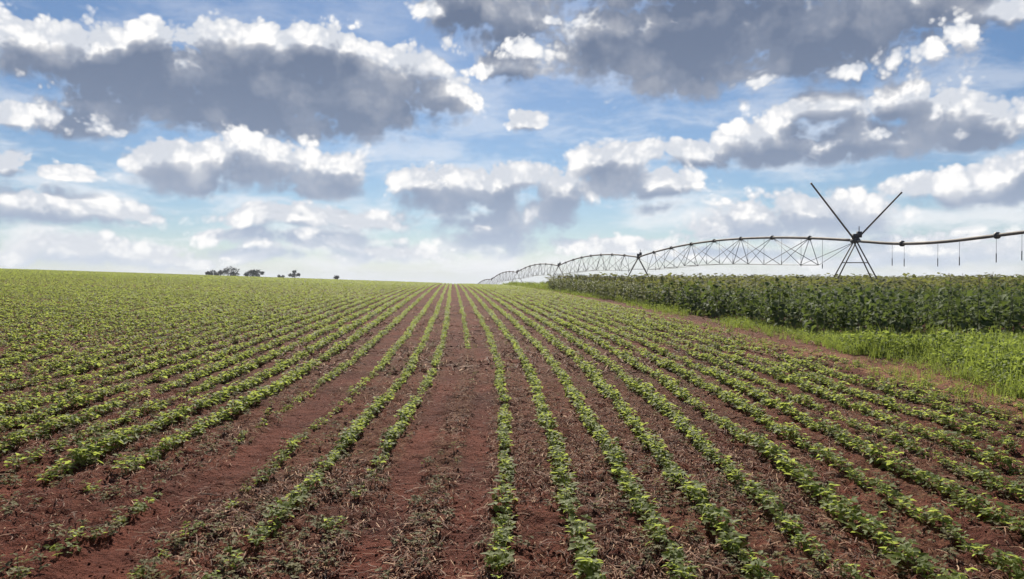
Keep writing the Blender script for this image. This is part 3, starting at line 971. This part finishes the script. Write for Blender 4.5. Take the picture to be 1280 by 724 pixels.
def tower(y, masts=False):
    b = base(y); t = b + Vector((0, 0, PIPE_H))
    root = part('tower', [tube([b + LP * -2.05 + Vector((0, 0, .55)), b + LP * 2.05 + Vector((0, 0, .55))], .09, 6),
                          ], M_DARKSTEEL)
    sub = lambda nm, geo, m: part(nm, geo, m, root, True)
    for sx in (-1, 1):
        for dy in (-.55, .55):
            foot = b + LP * (1.75 * sx + dy * .25) + LD * dy + Vector((0, 0, .58))
            sub('leg', [tube([foot, t + LP * (-.10 * sx) + LD * dy * .3 + Vector((0, 0, .12))], .046, 6)], M_STEEL)
        c = b + LP * 2.0 * sx + Vector((0, 0, .44))
        V, F = tube([c + LD * -.16, c + LD * -.12, c + LD * .12, c + LD * .16], [.38, .45, .45, .38], 20)
        sub('wheel', [(V, F)], M_RUBBER)
    sub('cross_brace', [tube([b + LP * -1.0 + Vector((0, 0, 2.2)), b + LP * 1.0 + Vector((0, 0, 2.2))], .035, 5)], M_STEEL)
    sub('pipe_clamp', [tube([t + LD * -.35, t + LD * .35], .19, 10), box(t + Vector((0, 0, .28)), (.34, .34, .36))], M_DARKSTEEL)
    sub('control_box', [box(t + LP * .30 + Vector((0, 0, .42)), (.30, .26, .42))], M_DARKSTEEL)
    sub('antenna', [tube([t + LP * .30 + Vector((0, 0, .6)), t + LP * .30 + Vector((0, 0, 1.0))], .03, 5)], M_DARKSTEEL)
    if masts:
        for sx, hx, hz in ((-1, 3.35, 3.95), (1, 3.55, 3.42)):
            a = t + LP * (-.12 * sx) + Vector((0, 0, -.15))
            e_ = t + LP * (hx * sx) + Vector((0, 0, hz))
            sub('mast_pole', [tube([a, a.lerp(e_, .97), e_], [.064, .060, .078], 7)], M_STEEL)
    return root
for y in TOWER_Y: tower(y, y == 56)

def pipe_pt(ya, yb, t, rise):
    a, b = top(ya), top(yb)
    p = a.lerp(b, t); p.z += rise * 4 * t * (1 - t)
    return p

def span(ya, yb, rise=1.05, depth=2.35, nj=8):
    pts = [pipe_pt(ya, yb, i / 40, rise) for i in range(41)]
    pipe = part('span_pipe', [tube(pts, .10, 8)], M_STEEL, pivot, True)
    J = [pipe_pt(ya, yb, (i + .0) / nj, rise) for i in range(nj + 1)]
    for p in J[1:-1]:
        part('flange', [tube([p + LD * -.06, p + LD * .06], .19, 10)], M_DARKSTEEL, pipe)
    low = {-1: [], 1: []}
    for i in range(1, nj):
        k = i / nj; d = depth * (1 - (2 * k - 1) ** 4 * .35)
        for sx in (-1, 1):
            low[sx].append(J[i] + LP * (.75 * sx) + Vector((0, 0, -d)) + LD * 0)
    for sx in (-1, 1):
        chain = [J[0] + Vector((0, 0, -.1))] + low[sx] + [J[-1] + Vector((0, 0, -.1))]
        part('truss_rod', [tube(chain, .02, 4)], M_GALV, pipe)
        for i, q in enumerate(low[sx]):
            for jj in (i, i + 1, i + 2):
                if jj in (0, nj) : continue
                if jj == i + 1 and i % 2: continue
                part('strut', [tube([q, J[jj]], .029, 4)], M_GALV, pipe)
    for i in range(1, nj):
        part('cross_strut', [tube([low[-1][i - 1], low[1][i - 1]], .025, 4)], M_STEEL, pipe)
    for i in range(1, 15):
        p = pipe_pt(ya, yb, (i + .35) / 15.5, rise)
        part('drop_hose', [tube([p, p + Vector((0, 0, -1.9)), p + Vector((0, 0, -1.92)), p + Vector((0, 0, -2.25))], [.014, .014, .035, .03], 4)], M_HOSE, pipe)
for ya, yb in zip(TOWER_Y[1:-1], TOWER_Y[2:]): span(ya, yb)

# the end nearest the camera: a plain sagging pipe with drop hoses and no truss
ctl = [(56, 4.0), (54, 3.86), (50.7, 3.98 - .74), (48, 3.22), (45.75, 3.30), (42.8, 3.50), (41, 3.52), (34, 3.8), (24, 4.2), (14, 4.2), (8, 4.0)]
ctl = [(56, PIPE_H + .75), (53.5, 4.22), (50.7, 4.02), (48, 3.98), (45.75, 4.02), (42.8, 4.16), (41, 4.22), (34, 4.55), (24, 4.7), (14, 4.5), (8, float(top(8).z))]
ys = np.linspace(56, 8, 61)
cy = np.array([c[0] for c in ctl])[::-1]; cz = np.array([c[1] for c in ctl])[::-1]
zs = np.interp(ys, cy, cz); zs = np.convolve(np.pad(zs, 2, 'edge'), np.ones(5) / 5, 'valid'); zs[0] = top(56).z; zs[-1] = top(8).z
near_pipe = part('span_pipe', [tube([(line_x(y), y, z) for y, z in zip(ys, zs)], .095, 8)], M_STEEL, pivot, True)
for y in (50.9, 43.0, 36.5, 30, 24, 17):
    z = float(np.interp(-y, -ys, zs)); p = Vector((line_x(y), y, z))
    part('flange', [tube([p + LD * -.07, p + LD * .07], .19, 10)], M_DARKSTEEL, near_pipe)
for px_ in (1115, 1130, 1172, 1199, 1245, 1277, 1330, 1390, 1470):
    y = (LINE_X + LINE_S * LINE_Y) / ((px_ - 640) / 1000 + LINE_S)
    z = float(np.interp(-y, -ys, zs)); p = Vector((line_x(y), y, z))
    part('drop_hose', [tube([p, p + Vector((0, 0, -.95)), p + Vector((0, 0, -.97)), p + Vector((0, 0, -1.45))], [.010, .010, .028, .026], 5)], M_HOSE, near_pipe)

# ------------------------------------------------------------------ trees beyond the crest
def tree(px_, y, topz_px, wpx, label, seed, crown_base=.35, name='tree'):
    rr = np.random.default_rng(seed)
    x = (px_ - 640) / 1000 * y
    z0 = float(terrain(x, y)); zt = CAM_H + (349 - topz_px) / 1000 * y
    H = zt - z0; W = wpx / 1000 * y / 2
    e = link(name, None, None, (x, y, z0)); e.empty_display_size = 1
    tag(e, label, 'tree', 'trees beyond the crest')
    parts = [tube([(0, 0, -.3), (.1, 0, H * .3), (-.1, .1, H * .6), (0, 0, H * .9)], [H * .028, H * .022, H * .014, H * .004], 7)]
    ends = []
    for i in range(9):
        a = rr.uniform(0, 6.28); h0 = H * rr.uniform(.3, .75); l = W * rr.uniform(.5, .95)
        tip = np.array((l * math.cos(a), l * math.sin(a), min(h0 + l * rr.uniform(.4, 1.0), H * .93)))
        parts.append(tube([(0, 0, h0), tuple(tip * np.array((.5, .5, 0)) + np.array((0, 0, (h0 + tip[2]) / 2 + .1))), tuple(tip)], [H * .010, H * .007, H * .003], 5))
        ends.append(tip)
    V, F = join(parts)
    link('trunk', mesh_from('trunk', V, F, True, [M_BARK]), e)
    ends.append(np.array((0, 0, H * .88)))
    LV = []
    for c_ in ends:
        rad = W * rr.uniform(.28, .5)
        for k in range(120):
            d = rr.normal(0, 1, 3); d = d / np.linalg.norm(d) * rad * rr.uniform(.3, 1) ** .5
            p = c_ + d * np.array((1, 1, .7))
            if p[2] > H or p[2] < H * crown_base * .8: continue
            l = rr.uniform(.45, .85)
            Vv, Fv = leaflet(l, l * .6, rr, False)
            LV.append((xform(Vv, rr.uniform(0, 6.28), rr.uniform(-1, 1), rr.uniform(-1, 1), p), Fv))
    V, F = join(LV)
    link('crown', mesh_from('crown', V, F, False, [M_TREE]), e)
for args in ((266, 380, 336, 17, 'small dark round tree on the crest, leftmost of the row', 1),
             (276, 386, 336, 16, 'low dark tree touching the tallest crest tree on its left', 2),
             (288, 380, 332, 20, 'tallest spreading dark tree on the crest at left', 3),
             (313, 372, 335.5, 15, 'dense dark tree, left one of the close pair on the crest', 4),
             (322, 376, 335, 14, 'dense dark tree, right one of the close pair on the crest', 5),
             (349, 400, 341.5, 10, 'tiny bush-like tree between the close pair and the lone tree', 6),
             (368, 390, 335.5, 13, 'lone slender pale tree standing apart on the crest', 7),
             (421, 380, 342.5, 13, 'small ragged tree on the crest, nearest the field centre', 8)):
    tree(*args)

# ------------------------------------------------------------------ the air between here and the crest
V, F = box((0, 0, -28), (3060, 3060, 84))
M_AIR, n, out = material('thin_haze')
pv = n.new('ShaderNodeVolumePrincipled')
pv.inputs['Color'].default_value = (.82, .88, .97, 1)
pv.inputs['Density'].default_value = .0003
M_AIR.node_tree.links.new(pv.outputs[0], out.inputs['Volume'])
tag(link('haze', mesh_from('haze', V, F, False, [M_AIR])), 'thin pale haze over the whole field', 'haze', kind='stuff')
